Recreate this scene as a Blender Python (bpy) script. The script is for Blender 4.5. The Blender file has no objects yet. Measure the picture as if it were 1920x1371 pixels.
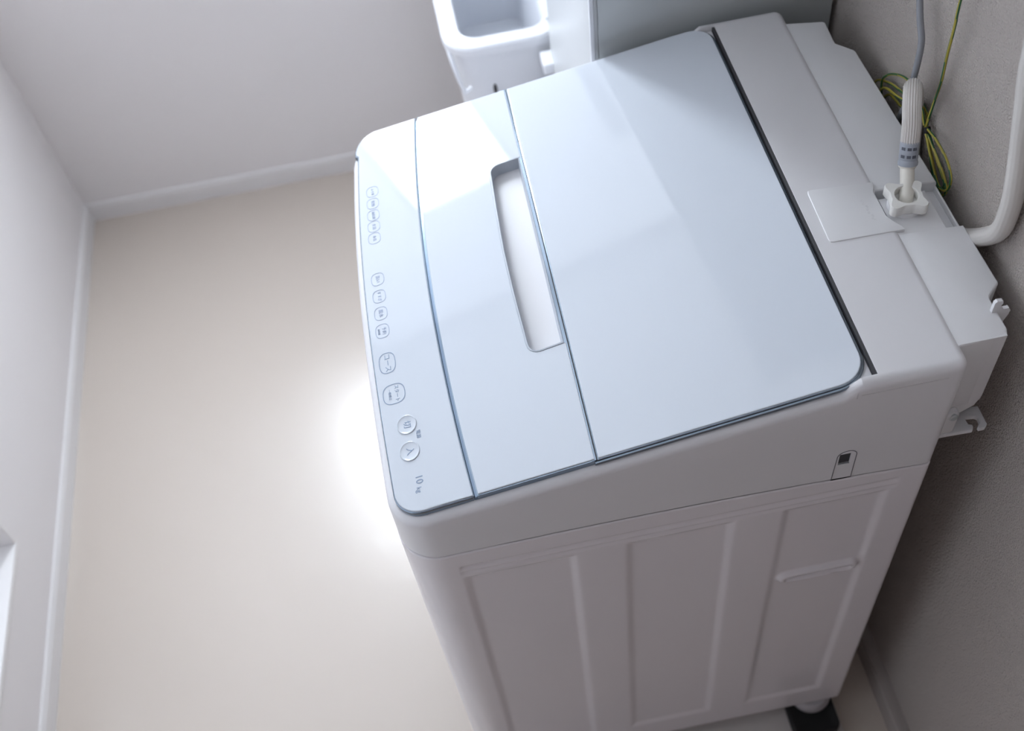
import bpy, bmesh, math, random
from mathutils import Vector, Matrix
SC = bpy.context.scene
COL = SC.collection
PI = math.pi

# ---------------------------------------------------------------- camera
cam_d = bpy.data.cameras.new('camera')
cam = bpy.data.objects.new('camera', cam_d)
COL.objects.link(cam)
R = [[0.9803023303669363, -0.17209516667497624, -0.09690508079696482],
     [-0.1957588702449701, -0.7815917905114667, -0.5922775850270662],
     [0.02618789410332731, 0.5995811259639455, -0.79988540903697]]
CP = Vector((0.134014716668491, -0.5805059346795102, 1.909715217172565))
X, Y, Z = Vector(R[0]), -Vector(R[1]), -Vector(R[2])
M = Matrix((X, Y, Z)).transposed().to_4x4()
M.translation = CP
cam.matrix_world = M
cam_d.sensor_width = 36.0
cam_d.lens = 2078.03 * 36.0 / 1920.0
cam_d.clip_start = 0.05
cam_d.dof.use_dof = True
cam_d.dof.focus_distance = 1.22
cam_d.dof.aperture_fstop = 4.0
SC.camera = cam

# ---------------------------------------------------------------- light, exposure
w = bpy.data.worlds.new('world')
SC.world = w
w.use_nodes = True
w.node_tree.nodes['Background'].inputs[0].default_value = (0.75, 0.86, 1.0, 1)
w.node_tree.nodes['Background'].inputs[1].default_value = 1.0
WINDOW_POWER = 24.5
WINDOW_COL = (0.84, 0.92, 1.0)
SC.view_settings.view_transform = 'Standard'
SC.view_settings.look = 'None'
SC.view_settings.gamma = 1.0
SC.view_settings.use_curve_mapping = False
SC.view_settings.exposure = 0.06
# weak round fill lamp, added unseen behind the camera
ld = bpy.data.lights.new('ceiling_fill_light', 'AREA')
ld.shape = 'DISK'
ld.size = 0.3
ld.energy = 0.15
ld.color = (0.86, 0.93, 1.0)
lamp_o = bpy.data.objects.new('ceiling_fill_light', ld)
lamp_o.location = (-0.15, -0.75, 2.33)
COL.objects.link(lamp_o)

# ---------------------------------------------------------------- materials
def pmat(name, col, rough=0.5, metal=0.0, spec=0.5, coat=0.0, bump=None, emis=None, trans=0.0, ior=1.5, var=None):
    m = bpy.data.materials.new(name)
    m.use_nodes = True
    nt = m.node_tree
    b = nt.nodes['Principled BSDF']
    b.inputs['Base Color'].default_value = (*col, 1)
    b.inputs['Roughness'].default_value = rough
    b.inputs['Metallic'].default_value = metal
    b.inputs['Specular IOR Level'].default_value = spec
    b.inputs['IOR'].default_value = ior
    b.inputs['Coat Weight'].default_value = coat
    b.inputs['Coat Roughness'].default_value = 0.03
    b.inputs['Transmission Weight'].default_value = trans
    if emis:
        b.inputs['Emission Color'].default_value = (*emis[0], 1)
        b.inputs['Emission Strength'].default_value = emis[1]
    tc = nt.nodes.new('ShaderNodeTexCoord')
    if bump:
        scale, dist, detail = bump
        n = nt.nodes.new('ShaderNodeTexNoise')
        n.inputs['Scale'].default_value = scale
        n.inputs['Detail'].default_value = detail
        bp = nt.nodes.new('ShaderNodeBump')
        bp.inputs['Distance'].default_value = dist
        bp.inputs['Strength'].default_value = 1.0
        nt.links.new(tc.outputs['Object'], n.inputs['Vector'])
        nt.links.new(n.outputs['Fac'], bp.inputs['Height'])
        nt.links.new(bp.outputs['Normal'], b.inputs['Normal'])
    if var:
        scale, col2 = var
        n = nt.nodes.new('ShaderNodeTexNoise')
        n.inputs['Scale'].default_value = scale
        n.inputs['Detail'].default_value = 3
        mx = nt.nodes.new('ShaderNodeMix')
        mx.data_type = 'RGBA'
        mx.inputs[6].default_value = (*col, 1)
        mx.inputs[7].default_value = (*col2, 1)
        nt.links.new(tc.outputs['Object'], n.inputs['Vector'])
        nt.links.new(n.outputs['Fac'], mx.inputs[0])
        nt.links.new(mx.outputs[2], b.inputs['Base Color'])
    return m

MT = dict(
    cover=pmat('cover_plastic', (0.76, 0.755, 0.78), 0.28),
    deck=pmat('deck_plastic', (0.78, 0.78, 0.80), 0.38),
    steel=pmat('painted_steel', (0.80, 0.77, 0.80), 0.24),
    glass=pmat('white_glass', (0.65, 0.695, 0.765), 0.05, spec=0.5),
    chrome=pmat('chrome_trim', (0.24, 0.29, 0.35), 0.12, 1.0),
    bluestrip=pmat('blue_steel_trim', (0.17, 0.22, 0.29), 0.2, 1.0),
    fill_panel=pmat('added_window_glow', (0.85, 0.87, 0.9), 0.8, emis=((0.84, 0.91, 1.0), 1.5)),  # glow added beside the pane as soft bluish fill
    dark=pmat('dark_gap', (0.035, 0.035, 0.04), 0.6),  # near-black, also painted shade for gaps and the clip hole
    seam=pmat('seam_grey', (0.14, 0.14, 0.16), 0.5),
    print=pmat('blue_grey_print', (0.24, 0.32, 0.46), 0.5),
    lit_print=pmat('light_washed_print', (0.34, 0.41, 0.56), 0.5),  # lighter copy of the key print, wash of window light put into its colour
    tray=pmat('handle_plastic', (0.47, 0.51, 0.57), 0.35),
    ivory=pmat('ivory_plastic', (0.80, 0.77, 0.70), 0.38),
    nut=pmat('white_nut', (0.82, 0.81, 0.78), 0.4),
    clamp=pmat('grey_clamp', (0.38, 0.41, 0.47), 0.35),
    clampd=pmat('clamp_slot', (0.10, 0.11, 0.14), 0.5),
    sleeve=pmat('ribbed_hose', (0.70, 0.67, 0.64), 0.45),
    hose=pmat('pale_grey_hose', (0.66, 0.63, 0.60), 0.35),
    cord=pmat('grey_cord', (0.27, 0.28, 0.31), 0.45),
    yel=pmat('yellow_insulation', (0.40, 0.34, 0.05), 0.4),
    grn=pmat('green_insulation', (0.02, 0.12, 0.05), 0.4),
    black=pmat('black_rubber', (0.006, 0.006, 0.007), 0.7),
    foot=pmat('foot_grey', (0.45, 0.43, 0.45), 0.4),
    zinc=pmat('zinc_screw', (0.55, 0.60, 0.62), 0.3, 1.0),
    cab=pmat('cabinet_laminate', (0.52, 0.55, 0.56), 0.12, spec=1.0),
    cabw=pmat('cabinet_white', (0.58, 0.60, 0.62), 0.35),
    bucket=pmat('bucket_plastic', (0.78, 0.80, 0.85), 0.35),
    wall=pmat('white_wallpaper', (0.84, 0.81, 0.81), 0.85, bump=(320.0, 0.0004, 2)),
    bb=pmat('baseboard_white', (0.82, 0.80, 0.80), 0.4),
    pan=pmat('pan_plastic', (0.62, 0.58, 0.56), 0.5),
    bath=pmat('bathroom_door_fill_glow', (0.8, 0.82, 0.85), 0.4, emis=((0.84, 0.90, 1.0), 0.6)),  # door panel with added glow to fill the machine's near side
    bbr=pmat('baseboard_taupe', (0.40, 0.36, 0.34), 0.5),
    wood=pmat('brown_door_panel', (0.36, 0.27, 0.25), 0.5),
    frosted=pmat('frosted_pane', (0.8, 0.85, 0.9), 0.5, emis=(WINDOW_COL, WINDOW_POWER)),
    ceil=pmat('ceiling_paper', (0.86, 0.86, 0.86), 0.9),
    lampm=pmat('fill_lamp_cover', (0.85, 0.85, 0.85), 0.5, emis=((0.9, 0.95, 1.0), 0.1)),  # slight glow on the cover of the added fill lamp
)

def textured_wall():
    m = pmat('woven_wallpaper', (0.64, 0.58, 0.54), 0.85)
    nt = m.node_tree
    b = nt.nodes['Principled BSDF']
    tc = nt.nodes['Texture Coordinate']
    mp = nt.nodes.new('ShaderNodeMapping')
    mp.inputs['Rotation'].default_value = (0.5, 0, 0)
    mp.inputs['Scale'].default_value = (1, 260, 620)
    n = nt.nodes.new('ShaderNodeTexNoise')
    n.inputs['Scale'].default_value = 1.0
    n.inputs['Detail'].default_value = 3
    n2 = nt.nodes.new('ShaderNodeTexNoise')
    n2.inputs['Scale'].default_value = 420
    n2.inputs['Detail'].default_value = 2
    ad = nt.nodes.new('ShaderNodeMath'); ad.operation = 'ADD'
    bp = nt.nodes.new('ShaderNodeBump')
    bp.inputs['Distance'].default_value = 0.0045
    bp.inputs['Strength'].default_value = 1.0
    nt.links.new(tc.outputs['Object'], mp.inputs['Vector'])
    nt.links.new(mp.outputs['Vector'], n.inputs['Vector'])
    nt.links.new(tc.outputs['Object'], n2.inputs['Vector'])
    nt.links.new(n.outputs['Fac'], ad.inputs[0])
    nt.links.new(n2.outputs['Fac'], ad.inputs[1])
    nt.links.new(ad.outputs[0], bp.inputs['Height'])
    nt.links.new(bp.outputs['Normal'], b.inputs['Normal'])
    return m
MT['weave'] = textured_wall()

def floor_mat():
    m = pmat('beige_vinyl', (0.64, 0.565, 0.50), 0.26, spec=0.9, var=(5.0, (0.62, 0.55, 0.485)))
    nt = m.node_tree
    b = nt.nodes['Principled BSDF']
    tc = nt.nodes['Texture Coordinate']
    n = nt.nodes.new('ShaderNodeTexNoise')
    n.inputs['Scale'].default_value = 14
    n.inputs['Detail'].default_value = 4
    bp = nt.nodes.new('ShaderNodeBump')
    bp.inputs['Distance'].default_value = 0.0012
    bp.inputs['Strength'].default_value = 0.6
    nt.links.new(tc.outputs['Object'], n.inputs['Vector'])
    nt.links.new(n.outputs['Fac'], bp.inputs['Height'])
    nt.links.new(bp.outputs['Normal'], b.inputs['Normal'])
    return m
MT['floor'] = floor_mat()

# ---------------------------------------------------------------- helpers
def wloc(p):
    v = Vector((0, 0, 0))
    while p is not None:
        v = v + p.location
        p = p.parent
    return v

def obj(name, vf, mats, parent=None, smooth=True, kind=None, idx=None, angle=35, label=None):
    verts, faces = vf[0], vf[1]
    if len(vf) > 2 and idx is None:
        idx = vf[2]
    base = wloc(parent)
    me = bpy.data.meshes.new(name)
    me.from_pydata([tuple(Vector(v) - base) for v in verts], [], faces)
    if not isinstance(mats, (list, tuple)):
        mats = [mats]
    for m in mats:
        me.materials.append(MT[m])
    if idx:
        me.polygons.foreach_set('material_index', idx)
    bm = bmesh.new(); bm.from_mesh(me)
    bmesh.ops.remove_doubles(bm, verts=bm.verts, dist=1e-6)
    bmesh.ops.recalc_face_normals(bm, faces=bm.faces)
    bm.to_mesh(me); bm.free()
    if smooth:
        me.polygons.foreach_set('use_smooth', [True] * len(me.polygons))
        me.set_sharp_from_angle(angle=math.radians(angle))
    o = bpy.data.objects.new(name, me)
    COL.objects.link(o)
    if parent is not None:
        o.parent = parent
    if kind:
        o['kind'] = kind
    if label:
        o['label'] = label
    return o

def thing(name, label, cat, loc, group=None):
    o = bpy.data.objects.new(name, None)
    o.empty_display_size = 0.05
    COL.objects.link(o)
    o.location = loc
    o['label'] = label; o['category'] = cat
    if group: o['group'] = group
    return o

def join(*vfs):
    V, F, I = [], [], []
    for k, vf in enumerate(vfs):
        n = len(V)
        V += list(vf[0])
        F += [tuple(i + n for i in f) for f in vf[1]]
        I += list(vf[2]) if len(vf) > 2 else [0] * len(vf[1])
    return V, F, I

def mi(vf, k):
    return vf[0], vf[1], [k] * len(vf[1])

def box(x0, x1, y0, y1, z0, z1, b=0.0):
    bm = bmesh.new()
    bmesh.ops.create_cube(bm, size=1)
    for v in bm.verts:
        v.co = Vector(((x0 + x1) / 2 + v.co.x * (x1 - x0), (y0 + y1) / 2 + v.co.y * (y1 - y0), (z0 + z1) / 2 + v.co.z * (z1 - z0)))
    if b > 0:
        bmesh.ops.bevel(bm, geom=bm.edges[:], offset=b, segments=3, affect='EDGES', profile=0.5)
    vf = ([v.co.copy() for v in bm.verts], [tuple(v.index for v in f.verts) for f in bm.faces])
    bm.free()
    return vf

def loft(loops, cap0=True, cap1=True, closed=True):
    n = len(loops[0])
    V = [Vector(p) for l in loops for p in l]
    F = []
    for i in range(len(loops) - 1):
        a, b = i * n, (i + 1) * n
        for j in range(n if closed else n - 1):
            k = (j + 1) % n
            F.append((a + j, a + k, b + k, b + j))
    if cap0: F.append(tuple(range(n))[::-1])
    if cap1: F.append(tuple(range((len(loops) - 1) * n, len(loops) * n)))
    return V, F

def inset(pts, d):
    """move a counter-clockwise closed 2-D outline inwards by d"""
    n = len(pts); out = []
    for i in range(n):
        p0, p1, p2 = Vector(pts[i - 1]), Vector(pts[i]), Vector(pts[(i + 1) % n])
        a = (p1 - p0); b = (p2 - p1)
        if a.length < 1e-9: a = b
        if b.length < 1e-9: b = a
        a.normalize(); b.normalize()
        na, nb = Vector((-a.y, a.x)), Vector((-b.y, b.x))
        m = na + nb
        if m.length < 1e-6: m = na
        m.normalize()
        c = max(0.4, m.dot(na))
        out.append(tuple(p1 + m * (d / c)))
    return out

def prism(pts, z0, z1, bev=0.0, seg=3, zf=None, bot=None):
    """extruded CCW outline, top edge rounded; zf(x,y) adds to the top height"""
    zf = zf or (lambda x, y: 0.0)
    L = [[(x, y, z0 + (zf(x, y) if bot else 0)) for x, y in pts]]
    if bev > 0:
        for k in range(seg + 1):
            t = k / seg * PI / 2
            q = inset(pts, bev * (1 - math.cos(t)))
            L.append([(x, y, z1 - bev * (1 - math.sin(t)) + zf(x, y)) for x, y in q])
    else:
        L.append([(x, y, z1 + zf(x, y)) for x, y in pts])
    return loft(L)

def arc(cx, cy, r, a0, a1, n):
    return [(cx + r * math.cos(math.radians(a0 + (a1 - a0) * i / n)), cy + r * math.sin(math.radians(a0 + (a1 - a0) * i / n))) for i in range(n + 1)]

def rrect(x0, x1, y0, y1, r, n=6):
    if not isinstance(r, (list, tuple)): r = [r] * 4   # corners: (x0,y0),(x1,y0),(x1,y1),(x0,y1)
    p = arc(x0 + r[0], y0 + r[0], r[0], 180, 270, n)
    p += arc(x1 - r[1], y0 + r[1], r[1], 270, 360, n)
    p += arc(x1 - r[2], y1 - r[2], r[2], 0, 90, n)
    p += arc(x0 + r[3], y1 - r[3], r[3], 90, 180, n)
    return p

def spline(pts, n=10):
    P = [Vector(p) for p in pts]
    P = [P[0] * 2 - P[1]] + P + [P[-1] * 2 - P[-2]]
    out = []
    for i in range(1, len(P) - 2):
        for k in range(n):
            t = k / n
            a, b, c, d = P[i - 1], P[i], P[i + 1], P[i + 2]
            out.append(0.5 * ((2 * b) + (c - a) * t + (2 * a - 5 * b + 4 * c - d) * t * t + (3 * b - a - 3 * c + d) * t ** 3))
    out.append(P[-2])
    return out

def tube(path, r, seg=12, rf=None, cap=True, matf=None):
    """rf(i, angle)->radius factor; matf(j)->material index by sector"""
    N = len(path)
    t0 = (path[1] - path[0]).normalized()
    u = t0.orthogonal().normalized()
    L = []
    for i in range(N):
        t = (path[min(i + 1, N - 1)] - path[max(i - 1, 0)]).normalized()
        u = (u - t * u.dot(t)).normalized()
        v = t.cross(u)
        l = []
        for j in range(seg):
            a = 2 * PI * j / seg
            rr = r * (rf(i, a) if rf else 1)
            l.append(path[i] + (u * math.cos(a) + v * math.sin(a)) * rr)
        L.append(l)
    V, F = loft(L, cap, cap)
    if matf:
        I = [matf(j) for i in range(N - 1) for j in range(seg)] + ([0, 0] if cap else [])
        return V, F, I
    return V, F

def lathe(c, prof, axis=Vector((0, 0, 1)), seg=32):
    axis = axis.normalized(); u = axis.orthogonal().normalized(); v = axis.cross(u)
    return loft([[Vector(c) + axis * h + (u * math.cos(2 * PI * j / seg) + v * math.sin(2 * PI * j / seg)) * r for j in range(seg)] for r, h in prof])

def text_vf(body, size, at, xdir, ydir, depth=0.0001, align='CENTER', bold=0.0):
    cu = bpy.data.curves.new('t', 'FONT')
    cu.body = body; cu.size = size; cu.align_x = align; cu.align_y = 'CENTER'
    cu.extrude = depth; cu.offset = bold; cu.resolution_u = 3
    o = bpy.data.objects.new('t', cu)
    COL.objects.link(o)
    dg = bpy.context.evaluated_depsgraph_get()
    me = o.evaluated_get(dg).to_mesh()
    xd, yd = Vector(xdir).normalized(), Vector(ydir).normalized(); zd = xd.cross(yd)
    V = [Vector(at) + xd * v.co.x + yd * v.co.y + zd * v.co.z for v in me.vertices]
    F = [tuple(p.vertices) for p in me.polygons]
    o.evaluated_get(dg).to_mesh_clear()
    bpy.data.objects.remove(o); bpy.data.curves.remove(cu)
    return V, F

# ================================================================ THE SETTING
XL, XR, YF, YN, ZC = -0.757, 0.700, 1.560, -1.55, 2.40
T = 0.12
def struct(name, vf, m, parent=None, smooth=False):
    o = obj(name, vf, m, parent, smooth)
    if parent is None: o['kind'] = 'structure'
    return o
struct('floor', box(XL - T, XR + T, YN - T, YF + T, -0.08, 0.0), 'floor')
struct('ceiling', box(XL - T, XR + T, YN - T, YF + T, ZC, ZC + 0.08), 'ceil')
struct('wall_right', box(XR, XR + T, YN - T, YF + T, 0, ZC), 'weave')
struct('wall_near', box(XL, XR, YN - T, YN, 0, ZC), 'wood')
# far wall with a narrow window, seen only in the reflections
WX0, WX1, WZ0, WZ1 = -0.354, -0.035, 0.95, 1.975
BX0, BX1 = -0.72, 0.66
struct('wall_far', join(box(XL, BX0, YF, YF + T, 0, ZC), box(BX1, XR, YF, YF + T, 0, ZC),
                        box(BX0, BX1, YF, YF + T, 0, WZ0), box(BX0, BX1, YF, YF + T, 2.38, ZC)), 'wall')
wn = struct('window_1', box(WX0, WX1, YF + 0.030, YF + 0.036, WZ0, WZ1), 'frosted')
for a, b, c, d in ((BX0, WX0, WZ0, 2.38), (WX1, BX1, WZ0, 2.38), (WX0, WX1, WZ1, 2.38)):
    obj('window_fill_panel', box(a, b, YF + 0.020, YF + 0.022, c, d), 'fill_panel', wn, smooth=False)  # added unseen glowing panels around the pane, for floor sheen and fill
obj('window_frame', join(box(WX0, WX0 + .02, YF + .012, YF + .055, WZ0, WZ1, .002), box(WX1 - .02, WX1, YF + .012, YF + .055, WZ0, WZ1, .002),
                         box(WX0 + .02, WX1 - .02, YF + .012, YF + .055, WZ0, WZ0 + .02, .002), box(WX0 + .02, WX1 - .02, YF + .012, YF + .055, WZ1 - .02, WZ1, .002)), 'bb', wn)
# left wall with the opening of a bathroom door
DY0, DY1, DZ0, DZ1 = -0.70, 0.520, 0.212, 1.95  # opening extended nearer so the panel's added glow reaches the machine side
struct('wall_left', join(box(XL - T, XL, YN - T, DY0, 0, ZC), box(XL - T, XL, DY1, YF + T, 0, ZC),
                         box(XL - T, XL, DY0, DY1, 0, DZ0), box(XL - T, XL, DY0, DY1, DZ1, ZC)), 'wall')
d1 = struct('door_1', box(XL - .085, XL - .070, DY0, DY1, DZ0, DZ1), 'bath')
obj('door_frame', join(box(XL - .07, XL + .008, DY0, DY1, DZ0 - .006, DZ0 + .006, .001), box(XL - .07, XL + .008, DY1 - .006, DY1 + .004, DZ0 + .006, DZ1, .001),
                       box(XL - .07, XL + .008, DY0 - .004, DY0 + .006, DZ0 + .006, DZ1, .001), box(XL - .07, XL + .008, DY0, DY1, DZ1 - .006, DZ1 + .006, .001)), 'bb', d1)
obj('door_handle', box(XL - .07, XL - .05, DY1 - .09, DY1 - .06, 1.0, 1.22, .006), 'cabw', d1)

def skirting(name, a, b, nrm, h=0.052):
    """moulded baseboard from a to b; nrm points into the room"""
    prof = [(0, 0), (0.008, 0), (0.008, h - 0.010), (0.0065, h - 0.008), (0.0065, h - 0.004), (0.004, h), (0, h)]
    L = []
    for p in (a, b):
        L.append([(p[0] + nrm[0] * d, p[1] + nrm[1] * d, z) for d, z in prof])
    struct(name, loft(L), 'bb')
skirting('baseboard_left', (XL, YN), (XL, YF), (1, 0))
skirting('baseboard_far', (XL + .008, YF), (XR, YF), (0, -1))
# thicker baseboard with a ledge along the right wall
rp = [(0, 0), (0.020, 0), (0.020, 0.046), (0.018, 0.050), (0.010, 0.051), (0, 0.051)]
struct('baseboard_right', loft([[(XR - d, y, z) for d, z in rp] for y in (YN, 0.60)]), 'bbr')
struct('trim_1', box(0.213, 0.262, YF - 0.010, YF, 0.052, 2.0, .002), 'bb')
cl = thing('ceiling_fill', 'added round white fill lamp, unseen above the camera', 'lamp', (-0.15, -0.75, ZC))
obj('fill_disc', lathe((-0.15, -0.75, ZC - 0.045), [(0.0, 0), (0.12, 0.003), (0.165, 0.015), (0.18, 0.045), (0.0, 0.045)], seg=40), 'lampm', cl)

# ================================================================ WASHING MACHINE
WM = thing('washing_machine', 'white top-loading washing machine with a pale glass lid, back against the textured wall', 'washing machine', (0.30, 0.30, 0.0))
PA, PB = 0.895, 0.178
def P(x, y=0): return PA + PB * x
def yfar(x): return 0.614 - 0.016 * min(max(x, 0), 0.52) / 0.51    # far edge of lid
def bow(y, k1=0.16, k2=0.09):
    d = y - 0.27
    return (k1 if d > 0 else k2) * d * d

XD = 0.5185     # front edge of rear deck
XB = 0.611      # back of the deck
ZD = 0.9880     # rear deck height
def ztop(x):
    base = P(x) - 0.0090
    if x < 0.490: return base
    t = min(1, (x - 0.490) / 0.010); t = t * t * (3 - 2 * t)
    return base * (1 - t) + ZD * t

def outline(x0, xr, y0, y1f, rf, rr, d=0.0, ns=26, nd=8, nc=12, xd=None):
    """CCW outline starting at the rear near corner; fixed counts so that loops match. xd: x where the deck begins"""
    xd = XD if xd is None else xd
    pts = []
    # front side is at x0 (bowed), rear at xr
    rf_, rr_ = max(rf - d, 0.001), max(rr - d, 0.0008)
    X0, XRr, Y0 = x0 + d, xr - d, y0 + d
    def Yf(x): return y1f(x) - d
    # near side from front corner to rear (x increasing)
    a = X0 + rf_; b = XRr - rr_
    xs = [a + (min(xd, b) - a) * i / ns for i in range(ns)]
    xs += [min(xd, b) + (b - min(xd, b)) * i / nd for i in range(nd)]
    pts += [(x, Y0) for x in xs]
    pts += [(XRr - rr_ + rr_ * math.cos(t), Y0 + rr_ + rr_ * math.sin(t)) for t in [math.radians(-90 + 90 * i / 6) for i in range(7)]]
    yr = Yf(XRr)
    pts += [(XRr, Y0 + rr_ + (yr - 2 * rr_ - Y0) * i / 12) for i in range(1, 12)]
    pts += [(XRr - rr_ + rr_ * math.cos(t), yr - rr_ + rr_ * math.sin(t)) for t in [math.radians(90 * i / 6) for i in range(7)]]
    pts += [(x, Yf(x)) for x in xs[::-1]]
    yf0 = Yf(a)
    pts += [(X0 + rf_ + rf_ * math.cos(t), yf0 - rf_ + rf_ * math.sin(t)) for t in [math.radians(90 + 90 * i / nc) for i in range(1, nc + 1)]]
    pts += [(X0, yf0 - rf_ + (Y0 + rf_ - yf0 + rf_) * i / 20) for i in range(1, 20)]
    pts += [(X0 + rf_ + rf_ * math.cos(t), Y0 + rf_ + rf_ * math.sin(t)) for t in [math.radians(180 + 90 * i / nc) for i in range(0, nc)]]
    # bow of the front
    return [(x + bow(y) * max(0, 1 - x / 0.30), y) for x, y in pts]

ZS = 0.812
def zseam(x, y=0):
    return 0.8035 + 0.0150 * (1 - ((x - 0.22) / 0.39) ** 2)
yo = lambda x: yfar(x) + 0.004
OUT = dict(x0=0.0003, xr=XB, y0=0.0, y1f=yo, rf=0.046, rr=0.012)
loops = []
o0 = outline(**OUT, d=0.006)
loops.append([(x, y, zseam(x) + 0.001) for x, y in o0])
o0 = outline(**OUT, d=0.0)
loops.append([(x, y, zseam(x)) for x, y in o0])
FR = 0.0105
for f in (0.33, 0.66):
    loops.append([(x, y, zseam(x) * (1 - f) + (ztop(x) - FR) * f) for x, y in o0])
for k in range(7):
    t = k / 6 * PI / 2
    q = outline(**OUT, d=FR * (1 - math.cos(t)))
    loops.append([(x, y, ztop(x) - FR * (1 - math.sin(t))) for x, y in q])
# shelf that the lid sits in: inner ring then down
INN = dict(x0=0.0114, xr=XD, y0=0.0112, y1f=lambda x: yfar(x) - 0.0072, rf=0.0350, rr=0.002)
qi = outline(**INN, d=0.0, xd=XD - 0.003)
qo = outline(**OUT, d=FR)
loops.append([(x, y, ztop(min(x, 0.49)) if x < XD - 0.02 else (ZD if x > XD - 0.006 and False else ztop(x))) for x, y in qi])
loops.append([(x, y, P(x) - 0.016) for x, y in qi])
cover_vf = loft(loops)

def boolean_cut(o, cutters):
    for c in cutters:
        md = o.modifiers.new('cut', 'BOOLEAN')
        md.operation = 'DIFFERENCE'; md.object = c; md.solver = 'EXACT'
    dg = bpy.context.evaluated_depsgraph_get()
    me = bpy.data.meshes.new_from_object(o.evaluated_get(dg))
    o.modifiers.clear()
    old = o.data; o.data = me; me.name = old.name
    bpy.data.meshes.remove(old)
    for c in cutters:
        m = c.data; bpy.data.objects.remove(c); bpy.data.meshes.remove(m)
    me.polygons.foreach_set('use_smooth', [True] * len(me.polygons))
    me.set_sharp_from_angle(angle=math.radians(30))

top_cover = obj('top_cover', cover_vf, 'cover', WM, angle=30)
wellp = [(0.70, 0.182), (0.70, 0.258), (0.620, 0.262), (0.6085, 0.257), (0.6045, 0.248), (0.6040, 0.214), (0.609, 0.198), (0.617, 0.189), (0.628, 0.184)]
wellp = [tuple(p) for p in wellp]
c1 = obj('cut_a', prism(wellp, 0.966, 1.05), 'cover')
# hinge groove near corner + clip hole
c2 = obj('cut_b', box(0.4935, 0.5065, -0.01, 0.02, 0.8415, 0.8615), 'cover')
c3 = obj('cut_c', join(box(0.5000, 0.5900, -0.01, 0.0009, 0.9715, 0.9722)), 'cover')
c4 = obj('cut_d', join(box(0.4953, 0.4961, -0.01, 0.0010, 0.9675, 0.9950)), 'cover')
boolean_cut(top_cover, [c1, c2, c3, c4])
obj('clip_hole_shade', box(0.4934, 0.5066, 0.0016, 0.0195, 0.8414, 0.8616), 'dark', top_cover)  # dark block fills the hole, standing in for the shade inside

# ---- side clip cover: thin raised arch with lower scoop
def xz_plate(pts, y0, y1):
    return loft([[(x, y0, z) for x, z in pts], [(x, y1, z) for x, z in pts]])
arch = [(0.4898, 0.8090), (0.5132, 0.8090)] + [(0.5018 + 0.0112 * math.cos(a) , 0.8575 + 0.0100 * math.sin(a)) for a in [PI * i / 12 for i in range(13)]]
ring_o = arch
ring_i = []
cxa, cza = 0.5018, 0.842
ring_i = [(cxa + (x - cxa) * 0.93, z - 0.0007 if z > 0.85 else z) for x, z in arch]
def xz_ring(o, i, y0, y1):
    n = len(o)
    V = [(x, y0, z) for x, z in o] + [(x, y0, z) for x, z in i] + [(x, y1, z) for x, z in o] + [(x, y1, z) for x, z in i]
    F = []
    for j in range(n):
        k = (j + 1) % n
        F += [(j, k, n + k, n + j), (j, k, 2 * n + k, 2 * n + j), (n + j, n + k, 3 * n + k, 3 * n + j)]
    return V, F
obj('clip_cover', xz_ring(ring_o, ring_i, -0.0004, 0.001), 'seam', top_cover, smooth=False)
sc = [(0.4935, 0.8415)] + [(0.5000 + 0.0065 * math.cos(a), 0.8400 + 0.0055 * math.sin(a)) for a in [PI + PI * i / 10 for i in range(11)]] + [(0.5065, 0.8415)]
obj('clip_lip', xz_plate(sc, -0.0010, 0.001), 'deck', top_cover)

# ---- seam strip and steel body
so = outline(**OUT, d=0.0035)
obj('seam_strip', loft([[(x, y, zseam(x) - 0.006) for x, y in so], [(x, y, zseam(x) + 0.004) for x, y in so]]), 'seam', WM)

def sm(e0, e1, v):
    t = min(1, max(0, (v - e0) / (e1 - e0))); return t * t * (3 - 2 * t)
def rbox(x, z, x0, x1, z0, z1, wd=0.012, r=0.004):
    dx = min(x - x0, x1 - x); dz = min(z - z0, z1 - z)
    return sm(-wd / 2, wd / 2, min(dx, dz))
def relief(x, z):
    h = 0.0
    h += 0.0034 * rbox(x, z, 0.0690, 0.1940, 0.130, 0.7535)
    h += 0.0034 * rbox(x, z, 0.2590, 0.3795, 0.130, 0.7560)
    h += 0.0034 * rbox(x, z, 0.4445, 0.5610, 0.130, 0.7580)
    h += 0.0022 * rbox(x, z, 0.0660, 0.5720, 0.7760, 0.7835 , 0.005)
    h += 0.0015 * rbox(x, z, 0.0660, 0.5720, 0.7660, 0.7700 , 0.004)
    # embossed grip slot
    def cap(x0, x1, zc, r):
        dx = max(x0 - x, 0, x - x1); return math.hypot(dx, z - zc) - r
    d = cap(0.464, 0.546, 0.574, 0.009)
    if d < 0.02:
        h = h * sm(0.0, 0.006, d)
        h -= 0.0022 * (1 - sm(0.0, 0.004, d))
        d2 = cap(0.466, 0.544, 0.5715, 0.0045)
        h += 0.0068 * (1 - sm(-0.003, 0.002, d2))
    return h
body_ol = outline(x0=-0.0004, xr=0.609, y0=-0.0009, y1f=lambda x: 0.609, rf=0.046, rr=0.008, ns=2, nd=2)
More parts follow.
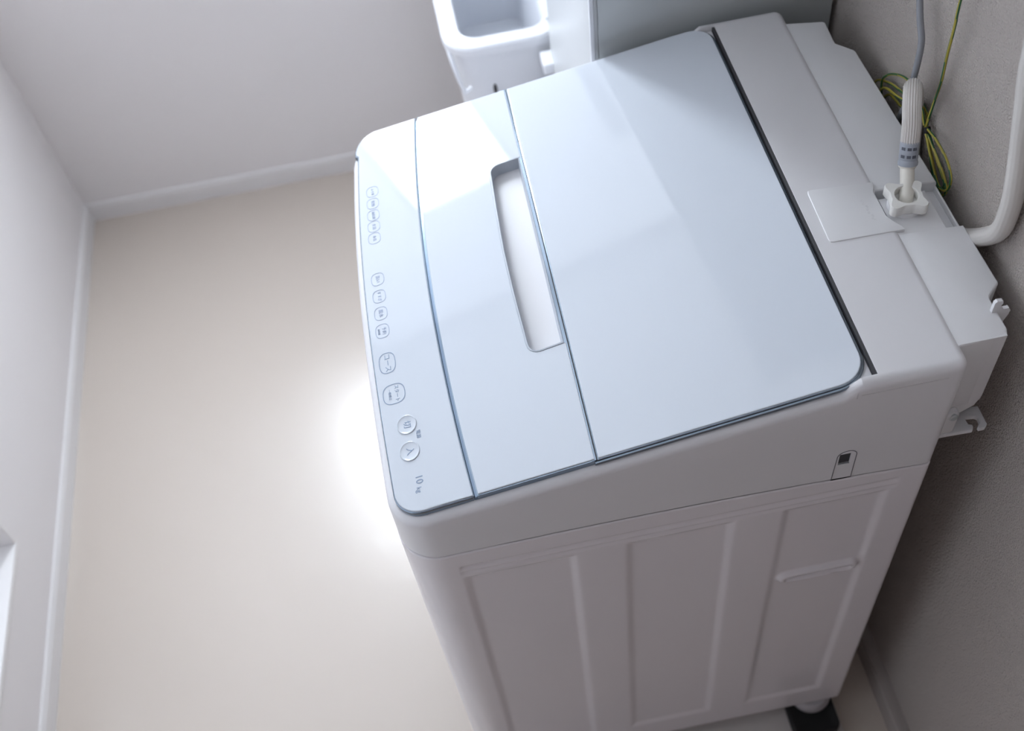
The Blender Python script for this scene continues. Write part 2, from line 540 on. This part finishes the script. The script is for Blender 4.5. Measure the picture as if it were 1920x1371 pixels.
# body swept with a dense near side
def dense(pts):
    out = []
    n = len(pts)
    for i in range(n):
        a, b = pts[i], pts[(i + 1) % n]
        L = math.dist(a, b)
        k = 1
        if a[1] < 0.002 and b[1] < 0.002 and L > 0.004: k = max(1, int(L / 0.0021))
        for j in range(k):
            out.append((a[0] + (b[0] - a[0]) * j / k, a[1] + (b[1] - a[1]) * j / k))
    return out
body_ol = dense(body_ol)
NZ = 300
Lp = []
for i in range(NZ + 1):
    f = i / NZ
    row = []
    for x, y in body_ol:
        zt = zseam(x) - 0.0026
        z = 0.0645 + (zt - 0.0008 - 0.0645) * f
        yy = y
        if y < 0.0020 and x > 0.05: yy = y + relief(x, z)
        row.append((x, yy, z))
    Lp.append(row)
top_r = inset([(p[0], p[1]) for p in body_ol], 0.0015)
Lp.append([(x, y, zseam(x) - 0.0024) for x, y in top_r])
bot_r = inset([(p[0], p[1]) for p in body_ol], 0.006)
Lp.insert(0, [(x, y, 0.0585) for x, y in bot_r])
obj('cabinet_body', loft(Lp), 'steel', WM, angle=60)
obj('base_frame', prism(inset(body_ol[::6], 0.022), 0.040, 0.060, 0.004), 'foot', WM)

# ---- plates of the lid
def plate(pts, top, th, bev=0.0008):
    """plate whose top follows the lid plane at offset 'top'"""
    L = [[(x, y, P(x) + top - th) for x, y in pts]]
    for k in range(4):
        t = k / 3 * PI / 2
        q = inset(pts, bev * (1 - math.cos(t)))
        L.append([(x, y, P(x) + top - bev * (1 - math.sin(t))) for x, y in q])
    return loft(L)

def split1(y): return 0.0878 + 0.185 * (y - 0.272) ** 2 if y > 0.272 else 0.0878 + 0.150 * (y - 0.272) ** 2
def split2(y): return 0.2278 + 0.0120 * y
NEAR = 0.0115
def cp_outline(g=0.0):
    p = []
    p += [(0.0107 + 0.028 + 0.0056 + (split1(NEAR) - 0.0443) * i / 6, NEAR) for i in range(7)]
    ys = [NEAR + (yfar(0.1) - NEAR) * i / 24 for i in range(25)]
    p += [(split1(y), y) for y in ys]
    p += [(split1(ys[-1]) - 0.02 * i, yfar(split1(ys[-1]) - 0.02 * i)) for i in range(1, 3)]
    r = 0.036
    yc = yfar(0.03) - r; xc = 0.0107 + bow(yc + r) * 0.6 + r
    p += [(xc + r * math.cos(math.radians(a)), yc + r * math.sin(math.radians(a))) for a in range(100, 181, 10)]
    y0, y1 = NEAR + 0.030, yc - 0.004
    p += [(0.0107 + bow(y), y) for y in [y1 + (y0 - y1) * i / 20 for i in range(21)]]
    xs = 0.0107 + bow(y0)
    p += [(xs + 0.030 - 0.030 * math.cos(math.radians(a)), y0 - (y0 - NEAR) * math.sin(math.radians(a))) for a in range(10, 90, 10)]
    return p
cp = cp_outline()
CP_ = obj('control_panel', plate(cp, 0.0, 0.0035), 'glass', WM, angle=12)
obj('panel_trim', plate(inset(cp, -0.0016), -0.0016, 0.0065, 0.0012), 'chrome', CP_)

def lf_outline(notch=True):
    p = []
    x0 = split1(NEAR) + 0.0055; x1 = split2(NEAR)
    p += [(x0 + (x1 - x0) * i / 8, NEAR) for i in range(9)]
    if notch:
        r = 0.014
        p += [(split2(0.1667), 0.1667)]
        p += [(0.1868 + r + r * math.cos(math.radians(a)) - (0.0), 0.1650 + r + r * math.sin(math.radians(a))) for a in range(265, 179, -17)]
        p += [(0.1848, 0.26), (0.1848, 0.33), (0.1875, 0.40)]
        p += [(0.1906 + r + r * math.cos(math.radians(a)), 0.4730 - r + r * math.sin(math.radians(a))) for a in range(180, 94, -17)]
        p += [(split2(0.4730), 0.4730)]
    ye = yfar(0.235)
    p += [(split2(ye), ye)]
    xe = split1(yfar(0.11)) + 0.0055
    p += [(split2(ye) + (xe - split2(ye)) * i / 6, yfar(split2(ye) + (xe - split2(ye)) * i / 6)) for i in range(1, 7)]
    ys = [yfar(xe) + (NEAR - yfar(xe)) * i / 24 for i in range(1, 24)]
    p += [(split1(y) + 0.0055, y) for y in ys]
    return p
lf = lf_outline()
LF = obj('front_lid', plate(lf, 0.0, 0.0035), 'glass', WM, angle=12)
lfr = lf_outline(False)
# chrome frame of the front lid: ring strips around its edge so that the handle recess stays open
def strip(pts_a, pts_b, z0, z1):
    n = len(pts_a)
    L = []
    for i in range(n):
        a, b = pts_a[i], pts_b[i]
        L.append([(a[0], a[1], P(a[0]) + z0), (b[0], b[1], P(b[0]) + z0), (b[0], b[1], P(b[0]) + z1), (a[0], a[1], P(a[0]) + z1)])
    return loft(L)
ys = [NEAR - 0.001 + (yfar(0.23) - NEAR + 0.002) * i / 24 for i in range(25)]
lt = join(strip([(split1(y) + 0.0042, y) for y in ys], [(split1(y) + 0.009, y) for y in ys], -0.0085, -0.0012),
          strip([(split2(y) - 0.003, y) for y in ys], [(split2(y) + 0.0016, y) for y in ys], -0.0085, -0.0010),
          strip([(split1(NEAR) + 0.0045 + (split2(0) - split1(NEAR) - 0.0037) * i / 6, NEAR - 0.0014) for i in range(7)],
                [(split1(NEAR) + 0.0045 + (split2(0) - split1(NEAR) - 0.0037) * i / 6, NEAR + 0.003) for i in range(7)], -0.0085, -0.0015),
          strip([(0.114 + (split2(.6) - 0.114) * i / 6, yfar(0.15) - 0.002 - 0.004 * (i / 6)) for i in range(7)],
                [(0.114 + (split2(.6) - 0.114) * i / 6, yfar(0.114 + 0.12 * i / 6) + 0.0012) for i in range(7)], -0.0085, -0.0015))
obj('lid_trim', lt, 'chrome', LF)
obj('lid_gap_shade', strip([(split2(y) + 0.0016, y) for y in ys], [(split2(y) + 0.0028, y) for y in ys], -0.0085, -0.0016), 'dark', LF)  # dark strip painted in for the shaded gap between the two lids
# curved bright strip lying between control panel and lid
obj('gap_strip', strip([(split1(y) + 0.0010, y) for y in ys], [(split1(y) + 0.0046, y) for y in ys], -0.0095, -0.0035), 'bluestrip', LF)
# handle tray
def tray_ol(d):
    r = 0.014 - min(d, 0.010)
    p = [(0.2276 - d * 0.5, 0.1667 + d)]
    p += [(0.1868 + d + r + r * math.cos(math.radians(a)), 0.1650 + d + r + r * math.sin(math.radians(a))) for a in range(265, 179, -17)]
    p += [(0.1848 + d, 0.26), (0.1848 + d, 0.33), (0.1875 + d, 0.40)]
    p += [(0.1906 + d + r + r * math.cos(math.radians(a)), 0.4730 - d - r + r * math.sin(math.radians(a))) for a in range(180, 94, -17)]
    p += [(0.2312 - d * 0.5, 0.4730 - d)]
    return p
def tl(d, dz, k=0.0): return [(x, y, P(x) + dz - k * (0.23 - x)) for x, y in tray_ol(d)]
tv = loft([tl(-0.0001, -0.003), tl(-0.0001, 0.0006), tl(0.0016, 0.0008), tl(0.0024, -0.0004), tl(0.0034, -0.016, .03), tl(0.0060, -0.0220, .06), tl(0.0100, -0.0245, .08)], cap0=False, cap1=True)
HD = obj('lid_handle', tv, 'tray', LF)
ev = [(0.2272, 0.1667), (0.2272, 0.4730)]

# rear lid
def rl_outline(xb, r):
    p = []
    x0 = split2(NEAR) + 0.0042
    p += [(x0 + (xb - r - x0) * i / 12, NEAR) for i in range(13)]
    p += [(xb - r + r * math.cos(math.radians(a)), NEAR + r + r * math.sin(math.radians(a))) for a in range(-80, 1, 10)]
    yc = yfar(xb) - r
    p += [(xb - r + r * math.cos(math.radians(a)), yc + r * math.sin(math.radians(a))) for a in range(0, 91, 10)]
    x1 = split2(0.6) + 0.0042
    p += [(xb - r + (x1 - xb + r) * i / 12, yfar(xb - r + (x1 - xb + r) * i / 12)) for i in range(1, 13)]
    return p
rl = rl_outline(0.5100, 0.030)
RL = obj('rear_lid', plate(rl, 0.0, 0.0035), 'glass', WM, angle=12)
obj('rear_lid_trim', plate(inset(rl, -0.0016), -0.0014, 0.0040, 0.0010), 'chrome', RL)
obj('rear_lid_trim', plate(inset(rl, -0.0042), -0.0036, 0.0030, 0.0012), 'chrome', RL)
rb = rrect(0.232, 0.5152, 0.0100, 0.5985, [0.002, 0.006, 0.006, 0.002])
obj('lid_base', plate(rb, -0.0066, 0.0060, 0.0005), 'cover', RL)
obj('hinge_gap_shade', plate(rrect(0.5153, 0.5190, 0.0100, 0.5975, 0.0004), -0.0010, 0.0100, 0.0002), 'dark', WM)  # dark strip covers the slot and its wall, standing in for shade

# ---- printed touch keys
def sup(cx, cy, hx, hy, n=28, e=2.7, skew=0.0):
    out = []
    for i in range(n):
        a = 2 * PI * i / n
        c, s = math.cos(a), math.sin(a)
        x = abs(c) ** (2 / e) * math.copysign(1, c) * hx; y = abs(s) ** (2 / e) * math.copysign(1, s) * hy
        out.append((cx + x, cy + y))
    return out
def ring_flat(cx, cy, hx, hy, t, z0=0.00005, z1=0.0003):
    o, i = sup(cx, cy, hx, hy), sup(cx, cy, hx - t, hy - t)
    n = len(o)
    V = [(x, y, P(x) + z) for z in (z0, z1) for l in (o, i) for x, y in l]
    F = []
    for j in range(n):
        k = (j + 1) % n
        F += [(2 * n + j, 2 * n + k, 3 * n + k, 3 * n + j), (j, k, 2 * n + k, 2 * n + j), (n + j, n + k, 3 * n + k, 3 * n + j)]
    return V, F
XT, YT = (0, -1, 0), (1, 0, PB)
def ptext(s, size, x, y, bold=0.0): return text_vf(s, size, (x, y, P(x) + 0.0001), XT, YT, 0.00015, bold=bold)
keys = [(0.0372, 0.4984, 'ふろ水', 0.0044), (0.0357, 0.4769, '乾燥', 0.0052), (0.0343, 0.4558, '風乾燥', 0.0046), (0.0330, 0.4360, '水流', 0.0052), (0.0316, 0.4157, '水位', 0.0052)]
for x, y, s, sz in keys:
    obj('touch_key', join(ring_flat(x, y, 0.0082, 0.0094, 0.0005), ptext(s, sz, x, y)), 'lit_print', CP_, smooth=False, label='outlined key with small printed characters, window light painted into its pale print')
keys = [(0.0286, 0.3463, '洗い', 0.0058), (0.0277, 0.3185, 'すすぎ', 0.0054), (0.0269, 0.2913, '脱水', 0.0060)]
for x, y, s, sz in keys:
    obj('touch_key', join(ring_flat(x, y, 0.0083, 0.0102, 0.0006), ptext(s, sz, x, y)), 'lit_print', CP_, smooth=False, label='blue-grey outlined key with printed characters')
obj('touch_key', join(ring_flat(0.0260, 0.2641, 0.0086, 0.0106, 0.0006), ptext('予約', 0.0058, 0.0280, 0.2641), ptext('約時間', 0.0030, 0.0215, 0.2641)), 'lit_print', CP_, smooth=False, label='outlined reservation key with two rows of characters')
obj('touch_key', join(ring_flat(0.0266, 0.2153, 0.0100, 0.0150, 0.0008), ptext('コース', 0.0088, 0.0266, 0.2153)), 'print', CP_, smooth=False, label='large outlined course key')
obj('touch_key', join(ring_flat(0.0296, 0.1694, 0.0132, 0.0140, 0.0008), ptext('スタート', 0.0060, 0.0330, 0.1694), ptext('一時停止', 0.0038, 0.0245, 0.1694)), 'print', CP_, smooth=False, label='large outlined start and pause key')
def power_key(x, y, s, lab):
    u = Vector(YT).normalized(); v = Vector((0, 1, 0)); ax = u.cross(v).normalized()
    seg = 36
    prof = [(0.0116, 0.0001), (0.0114, 0.0008), (0.0108, 0.0011), (0.0102, 0.0008), (0.0085, 0.0003), (0.0001, 0.0002)]
    L = [[Vector((x, y, P(x))) + ax * h + (u * math.cos(2 * PI * j / seg) + v * 1.10 * math.sin(2 * PI * j / seg)) * r for j in range(seg)] for r, h in prof]
    o = obj('power_button', mi(loft(L, cap0=False), 0), ['glass', 'print'], CP_, label=lab)
    t = text_vf(s, 0.0098, (x, y, P(x) + 0.0004), XT, YT, 0.00015)
    V, F, I = join(mi(loft(L, cap0=False), 0), mi(t, 1))
    bpy.data.objects.remove(o)
    obj('power_button', (V, F, I), ['glass', 'print'], CP_, label=lab)
power_key(0.0392, 0.1229, '切', 'round power off button')
power_key(0.0384, 0.0878, '入', 'round power on button')
obj('printed_word', ptext('電源', 0.0056, 0.0504, 0.1065), 'print', CP_, smooth=False)
obj('capacity_mark', join(ptext('10', 0.0115, 0.0440, 0.0500), ptext('kg', 0.0078, 0.0425, 0.0372)), 'print', CP_, smooth=False, label='printed 10kg capacity mark')

# ---- inlet plate on the deck, inlet boss, well
pl = [(0.5357, 0.1893), (0.6153, 0.1872), (0.6139, 0.1926), (0.6069, 0.2030), (0.6033, 0.2120), (0.6033, 0.2500), (0.6069, 0.2580), (0.6085, 0.2646), (0.5377, 0.2707), (0.5345, 0.2697), (0.5333, 0.2665), (0.5318, 0.1935), (0.5330, 0.1903)]
IP = obj('inlet_plate', prism(pl, ZD - 0.003, ZD + 0.0011, 0.0007), 'deck', WM, label='flat white access plate')
random.seed(4)
eb = []
for i in range(7):
    y = 0.2400 - i * 0.0049; x = 0.5866 + i * 0.0004
    for k in range(3):
        dx = random.uniform(-.0016, .0016)
        eb.append(box(x + dx - .0012, x + dx + .0012, y - .0014 + k * .0012, y - .0010 + k * .0012, ZD + .0010, ZD + .0012))
obj('embossed_mark', join(*eb), 'deck', IP, smooth=False)

# ---- rear cover (hose box) behind the deck
ZR = 0.9855
nearb = [(0.606, 0.0255), (0.6560, 0.0280), (0.6610, 0.0305), (0.6632, 0.0360), (0.6632, 0.0770), (0.6645, 0.0800), (0.6800, 0.0945), (0.6806, 0.0965), (0.6795, 0.1810), (0.606, 0.1860)]
farb = [(0.606, 0.2545), (0.6780, 0.2500), (0.6735, 0.4935), (0.6720, 0.4965), (0.6560, 0.5140), (0.6550, 0.5165), (0.6570, 0.5590), (0.6540, 0.5620), (0.606, 0.5720)]
midb = [(0.6000, 0.1790), (0.6790, 0.1790), (0.6775, 0.2620), (0.6000, 0.2640)]
rc = join(prism(nearb, 0.868, ZR, 0.0035), prism(farb, 0.868, ZR, 0.0035), prism(midb, 0.868, 0.9700, 0.0015),
          box(0.6765, 0.6790, 0.1800, 0.2550, 0.9600, 0.9775, .0010))
# lower rounded skirt of the box
low = [(0.606, 0.0300)] + [(0.640 + 0.0195 * math.sin(math.radians(a)), 0.0300 + 0.0195 - 0.0195 * math.cos(math.radians(a))) for a in range(0, 91, 15)] + [(0.6595, 0.20), (0.606, 0.20)]
skirt_pts = [(0.606, 0.845), (0.640, 0.852), (0.654, 0.862), (0.6590, 0.878), (0.6595, 0.985), (0.606, 0.985)]
sk = loft([[(x, 0.0275, z) for x, z in skirt_pts], [(x, 0.24, z) for x, z in skirt_pts]])
RC = obj('rear_cover', join(rc, sk), 'deck', WM, angle=25)
obj('inlet_boss', lathe((0.6290, 0.2235, 0.962), [(0.0196, 0), (0.0190, 0.026), (0.0180, 0.0285), (0.0, 0.0285)], seg=40), 'deck', WM)

# hose hook
hk = [(0.6241, 0.0165), (0.6556, 0.0155), (0.6575, 0.0186), (0.6579, 0.0222), (0.6540, 0.0236), (0.6530, 0.0321), (0.6545, 0.0330), (0.6650, 0.0318), (0.6672, 0.0295), (0.6671, 0.0229), (0.6640, 0.0205), (0.6625, 0.0180), (0.6632, 0.0155), (0.6700, 0.0156), (0.6737, 0.0191), (0.674, 0.0442), (0.6400, 0.0470), (0.606, 0.0470), (0.606, 0.0165)]
HK = obj('hose_hook', prism(hk, 0.8245, 0.8300, 0.0008), 'deck', WM)
obj('hook_boss', join(box(0.608, 0.6345, 0.0175, 0.045, 0.829, 0.866, .0035)), 'deck', HK)
obj('screw', join(lathe((0.6275, 0.0180, 0.8605), [(0.0, -.002), (0.0052, -.002), (0.0052, 0.0006), (0.0036, 0.0020), (0.0, 0.0023)], axis=Vector((0, -1, 0.0)), seg=20)), 'zinc', HK)
clipp = [(0.6560, 0.955), (0.6560, 1.000), (0.6580, 1.0030), (0.6640, 1.0020), (0.6655, 0.9980), (0.6640, 0.9950), (0.6680, 0.9880), (0.6740, 0.9880), (0.6765, 0.9840), (0.6760, 0.9780), (0.6700, 0.955)]
obj('cord_clip', xz_plate(clipp, 0.058, 0.062), 'deck', RC)

# feet: four, the near rear one stands on a black pad
def foot(x, y, z0):
    return lathe((x, y, z0), [(0.020, 0), (0.026, 0.003), (0.027, 0.012), (0.022, 0.018), (0.022, 0.063 - z0), (0.0, 0.063 - z0)], seg=28)
for fx, fy in ((0.075, 0.065), (0.075, 0.545), (0.560, 0.545)):
    obj('foot', foot(fx, fy, 0.0115), 'foot', WM)
obj('foot', lathe((0.566, 0.022, 0.0345), [(0.020, 0), (0.033, 0.001), (0.034, 0.006), (0.033, 0.014), (0.028, 0.0225), (0.0, 0.0225)], seg=32), 'foot', WM, label='rounded grey machine foot')

# pad under that foot
t = thing('rubber_pad', 'black rubber pad under the rear near foot of the washing machine', 'pad', (0.562, 0.03, 0.010))
bp_ = rrect(0.524, 0.600, -0.045, 0.075, 0.014)
cup = loft([[(x, y, 0.0105) for x, y in bp_], [(x, y, 0.034) for x, y in bp_], [(x, y, 0.037) for x, y in inset(bp_, 0.002)], [(x, y, 0.0335) for x, y in inset(bp_, 0.012)]])
obj('pad', cup, 'black', t)
t = thing('drain_pan', 'shallow pale tray on the floor under the washing machine', 'tray', (0.3, 0.28, 0.0))
dp = rrect(0.010, 0.606, -0.095, 0.615, 0.02)
obj('tray_base', loft([[(x, y, 0.0) for x, y in dp], [(x, y, 0.014) for x, y in dp], [(x, y, 0.0150) for x, y in inset(dp, 0.001)], [(x, y, 0.0150) for x, y in inset(dp, 0.0035)], [(x, y, 0.010) for x, y in inset(dp, 0.006)]]), 'pan', t)

# ================================================================ INLET HOSE
HS = thing('inlet_hose', 'ivory water inlet hose with white four-lobed nut, looping up the right wall', 'hose', (0.630, 0.224, 0.985))
def nut_vf(c, r0, r1, h, rot):
    n = 64; o = []; hole = []
    for i in range(n):
        a = 2 * PI * i / n
        lob = (0.5 + 0.5 * math.cos(4 * (a - rot)))
        r = r0 + (r1 - r0) * lob ** 2.4
        r = min(r, r1 * 0.965)
        o.append((math.cos(a) * r, math.sin(a) * r)); hole.append((math.cos(a) * 0.0128, math.sin(a) * 0.0128))
    def ly(pts, s, z): return [(c[0] + x * s, c[1] + y * s, c[2] + z) for x, y in pts]
    return loft([ly(o, 0.97, 0), ly(o, 1.0, 0.001), ly(o, 1.0, h - 0.0015), ly(o, 0.965, h), ly(hole, 1.04, h), ly(hole, 1.0, h - 0.001), ly(hole, 0.98, h - 0.010)], True, True)
obj('coupling_nut', nut_vf((0.6285, 0.2230, 0.9905), 0.0172, 0.0275, 0.0135, math.radians(37)), 'nut', HS, label='white four-lobed coupling nut')
el = spline([(0.6290, 0.2235, 0.990), (0.6300, 0.2265, 0.996), (0.6360, 0.2400, 1.002), (0.6415, 0.2560, 1.0085), (0.6440, 0.2640, 1.0150), (0.6450, 0.2715, 1.0330)], 8)
el = spline([(0.6285, 0.2225, 0.991), (0.6310, 0.2270, 0.996), (0.6380, 0.2440, 1.000), (0.6440, 0.2630, 1.0110), (0.6460, 0.2720, 1.0340)], 8)
obj('elbow_pipe', tube(el, 0.0078, 24), 'ivory', HS, label='smooth ivory elbow pipe')
ca, cb = Vector((0.6437, 0.2615, 1.0090)), Vector((0.6462, 0.2725, 1.0345))
ax = (cb - ca); Lc = ax.length; ax.normalize()
obj('pipe_collar', lathe(ca - ax * 0.002, [(0.0, 0), (0.0095, 0), (0.0100, 0.001), (0.0095, 0.0025), (0.0, 0.0025)], axis=ax, seg=28), 'ivory', HS)
CLm = obj('hose_clamp', lathe(ca, [(0.0088, 0), (0.0108, 0.0006), (0.0110, 0.004), (0.0098, 0.007), (0.0104, 0.008), (0.0104, 0.026), (0.0098, Lc), (0.0, Lc)], axis=ax, seg=28), 'clamp', HS, label='grey clamp with small slots')
slots = []
# slots face the camera side
view = (CP - ca).normalized(); u = (view - ax * view.dot(ax)).normalized(); v = ax.cross(u)
for hh in (0.012, 0.021):
    for aa in (-0.62, 0.05, 0.62):
        d = u * math.cos(aa) + v * math.sin(aa); tt = ax.cross(d)
        c = ca + ax * hh + d * 0.0101
        q = [c + tt * sx * 0.0022 + ax * sz * 0.0016 + d * sd * 0.0006 for sd in (-1, 1) for sx, sz in ((-1, -1), (1, -1), (1, 1), (-1, 1))]
        slots.append((q, [(0, 1, 2, 3), (7, 6, 5, 4), (0, 4, 5, 1), (1, 5, 6, 2), (2, 6, 7, 3), (3, 7, 4, 0)]))
obj('clamp_slot', join(*slots), 'clampd', CLm, smooth=False)
rs = spline([tuple(cb - ax * 0.002), (0.6478, 0.2810, 1.0520), (0.6500, 0.2920, 1.0650), (0.6570, 0.3100, 1.0700), (0.6680, 0.3300, 1.0580), (0.6800, 0.3430, 1.0300), (0.6885, 0.3460, 0.990), (0.6885, 0.335, 0.950)], 8)
obj('ribbed_sleeve', tube(rs, 0.0099, 88, rf=lambda i, a: 1.0 + 0.045 * math.cos(22 * a)), 'sleeve', HS, label='fluted off-white hose sleeve')
rs2 = spline([(0.6885, 0.335, 0.950), (0.6885, 0.30, 0.915), (0.6885, 0.23, 0.918), (0.6885, 0.1795, 0.9632), (0.6880, 0.1530, 0.9920), (0.6875, 0.1310, 1.0250), (0.6875, 0.1285, 1.0630), (0.6880, 0.1364, 1.0965), (0.6880, 0.1469, 1.1293), (0.6880, 0.1588, 1.1659), (0.6880, 0.1721, 1.2058), (0.6880, 0.185, 1.30), (0.6880, 0.19, 1.45)], 10)
obj('hose_run', tube(rs2, 0.0102, 48, rf=lambda i, a: 1.0 + 0.02 * math.cos(16 * a)), 'hose', HS, label='translucent pale hose run')

# ================================================================ CORD AND WIRES
t = thing('power_cord', 'smooth grey cord hanging behind the ribbed hose sleeve', 'cord', (0.68, 0.355, 0.98))
cpth = spline([(0.690, 0.50, 1.60), (0.688, 0.46, 1.30), (0.685, 0.415, 1.18), (0.682, 0.3836, 1.1334), (0.680, 0.3690, 1.1160), (0.679, 0.3542, 1.0984), (0.677, 0.3486, 1.0662), (0.678, 0.3524, 1.0329), (0.681, 0.3590, 1.0076), (0.687, 0.375, 0.976), (0.688, 0.39, 0.93)], 10)
obj('cord_sheath', tube(cpth, 0.0037, 16), 'cord', t)

GW = thing('ground_wire', 'green and yellow striped earth wire coiled behind the machine and rising up the wall', 'wire', (0.69, 0.32, 0.99))
def wire(pts, seg=10):
    path = spline(pts, 10)
    tw = 0.35
    N = len(path)
    vf = tube(path, 0.00165, seg)
    I = []
    for i in range(N - 1):
        off = int(i * 0.012 * seg) % seg
        for j in range(seg):
            I.append(1 if ((j + off) % (seg // 2)) < seg * 0.2 else 0)
    I += [0, 0]
    obj('wire_strand', (vf[0], vf[1], I), ['yel', 'grn'], GW)
wire([(0.692, 0.33, 1.60), (0.688, 0.315, 1.32), (0.684, 0.308, 1.184), (0.684, 0.306, 1.153), (0.687, 0.3105, 1.111), (0.6905, 0.3142, 1.0749), (0.692, 0.3197, 1.0404), (0.692, 0.323, 1.0023)])
wire([(0.690, 0.43, 0.94), (0.690, 0.4412, 0.9673), (0.690, 0.4388, 0.9816), (0.690, 0.4189, 1.002), (0.690, 0.3861, 1.0205), (0.690, 0.3578, 1.0217), (0.691, 0.3382, 1.0141), (0.691, 0.3242, 1.0009)])
wire([(0.693, 0.47, 0.945), (0.693, 0.4561, 0.9632), (0.693, 0.4227, 0.9829), (0.693, 0.3823, 0.9973), (0.693, 0.3513, 1.0065), (0.692, 0.3245, 0.9998)])
wire([(0.687, 0.44, 0.955), (0.687, 0.4252, 0.9766), (0.6865, 0.3824, 0.9946), (0.687, 0.3634, 1.0061), (0.688, 0.3379, 1.0189), (0.690, 0.3240, 1.002)])
wire([(0.694, 0.44, 0.945), (0.694, 0.4222, 0.9667), (0.696, 0.3872, 0.9728), (0.693, 0.3809, 0.9944), (0.6955, 0.3643, 1.0102), (0.696, 0.335, 1.010), (0.693, 0.3225, 1.0000)])
wire([(0.692, 0.3225, 1.0000), (0.688, 0.2898, 1.0102), (0.688, 0.2587, 1.0074), (0.688, 0.2407, 0.9956), (0.688, 0.2413, 0.9775), (0.688, 0.2564, 0.9665), (0.688, 0.2746, 0.9722), (0.688, 0.2983, 0.9882), (0.690, 0.3215, 1.0000)])
wire([(0.694, 0.3235, 0.999), (0.694, 0.2957, 0.9848), (0.694, 0.2705, 0.9745), (0.694, 0.2585, 0.9689), (0.694, 0.2612, 0.9569), (0.694, 0.2742, 0.9583), (0.694, 0.2955, 0.9725), (0.6925, 0.3219, 0.9985)])
wire([(0.691, 0.3235, 0.999), (0.6915, 0.292, 0.9900), (0.6915, 0.263, 0.9810), (0.6915, 0.2480, 0.9700), (0.6915, 0.2540, 0.9560), (0.6915, 0.2760, 0.9580), (0.692, 0.3000, 0.9780), (0.6925, 0.3219, 0.9985)])
obj('cable_tie', lathe((0.6915, 0.3205, 1.0020), [(0.0, 0), (0.0038, 0), (0.0042, 0.001), (0.0042, 0.006), (0.0038, 0.007), (0.0, 0.007)], axis=Vector((0, -0.5, -0.6)), seg=14), 'black', GW, label='black cable tie')

# ================================================================ TALL CABINET BESIDE THE MACHINE
CY0, CY1, CX0, CX1, CH = 0.622, 1.010, 0.366, 0.692, 1.90
t = thing('tall_cabinet', 'tall cabinet with glossy grey side panel standing behind the washing machine', 'cabinet', (0.53, 0.80, 0.0))
obj('side_panel', box(CX0 + 0.004, CX1, CY0, CY0 + 0.016, 0.0, CH, .0012), 'cab', t, label='glossy grey-green side panel')
obj('side_panel', box(CX0 + 0.004, CX1, CY1 - 0.016, CY1, 0.0, CH, .0012), 'cabw', t)
obj('back_panel', box(CX1 - 0.012, CX1, CY0 + .016, CY1 - .016, 0.05, CH - .018), 'cabw', t)
obj('top_panel', box(CX0 + 0.004, CX1, CY0 + .016, CY1 - .016, CH - 0.018, CH, .001), 'cabw', t)
dz = obj('door', box(CX0 - 0.006, CX0 + 0.004, CY0 - 0.001, CY1, 0.06, CH, .0015), 'cabw', t, label='white cabinet door')
obj('door_edge', box(CX0 - 0.0070, CX0 - 0.001, CY0 - 0.0022, CY0 + 0.004, 0.06, CH, .0010), 'bucket', dz)
obj('hinge_block', box(0.343, 0.366, 0.990, 1.032, 0.636, 0.658, .003), 'bucket', t)
obj('plinth', box(CX0 + 0.03, CX1 - .012, CY0 + .016, CY1 - .016, 0.0, 0.05), 'cabw', t)

# ================================================================ WHITE BUCKET-LIKE BIN
BZ = 0.680
t = thing('laundry_bin', 'tall white plastic bin with rounded rim beside the cabinet door', 'bin', (0.27, 1.2, 0.0))
def bo(dx0, dx1, dy0, dy1, r, z): return [(x, y, z) for x, y in rrect(dx0, dx1, dy0, dy1, r, 8)]
bx0, bx1, by0, by1 = 0.178, 0.396, 1.046, 1.450
th = 0.030
body = loft([bo(bx0 + .055, bx1 - .045, by0 + .055, by1 - .03, .03, 0.0), bo(bx0 + .052, bx1 - .042, by0 + .052, by1 - .028, .035, 0.01),
             bo(bx0 + .012, bx1 - .010, by0 + .010, by1 - .010, .050, BZ - 0.016),
             bo(bx0 + .028, bx1 - .028, by0 + .026, by1 - .026, .036, BZ - 0.010),
             bo(bx0 + .045, bx1 - .040, by0 + .045, by1 - .035, .028, 0.46)])
obj('bin_body', body, 'bucket', t)
rim = loft([bo(bx0 + .012, bx1 - .010, by0 + .010, by1 - .010, .050, BZ - .018), bo(bx0, bx1, by0, by1, .058, BZ - .020), bo(bx0 - .001, bx1 + .001, by0 - .001, by1 + .001, .058, BZ - .006),
            bo(bx0 + .002, bx1 - .002, by0 + .002, by1 - .002, .056, BZ - .001),
            bo(bx0 + .006, bx1 - .006, by0 + .006, by1 - .006, .054, BZ), bo(bx0 + .030, bx1 - .028, by0 + .028, by1 - .028, .036, BZ), bo(bx0 + .033, bx1 - .031, by0 + .031, by1 - .031, .034, BZ - .004),
            bo(bx0 + .034, bx1 - .032, by0 + .032, by1 - .032, .034, BZ - .030)], cap0=False, cap1=False)
obj('bin_rim', rim, 'bucket', t)
hp = spline([(0.184, by0 + .05, BZ - .012), (0.188, by0 + .02, BZ - .035), (0.194, by0 + .004, BZ - .065), (0.202, by0, BZ - .095)], 6)
obj('bin_handle', join(tube(hp, 0.0042, 12), tube([Vector((0.200, by0, BZ - .093)), Vector((0.208, by0, BZ - .090)), Vector((0.216, by0 + .003, BZ - .087))], 0.0052, 12)), 'bucket', t)
obj('bin_slot', loft([[(0.2585 + .0035 * math.cos(2 * PI * i / 16), yy, 0.571 + .011 * math.sin(2 * PI * i / 16)) for i in range(16)] for yy in (by0 + .013, by0 + .030)]), 'dark', t)
obj('bin_latch', box(0.366, 0.384, by0 + 0.040, by0 + 0.075, BZ - 0.012, BZ + 0.006, .002), 'bucket', t)
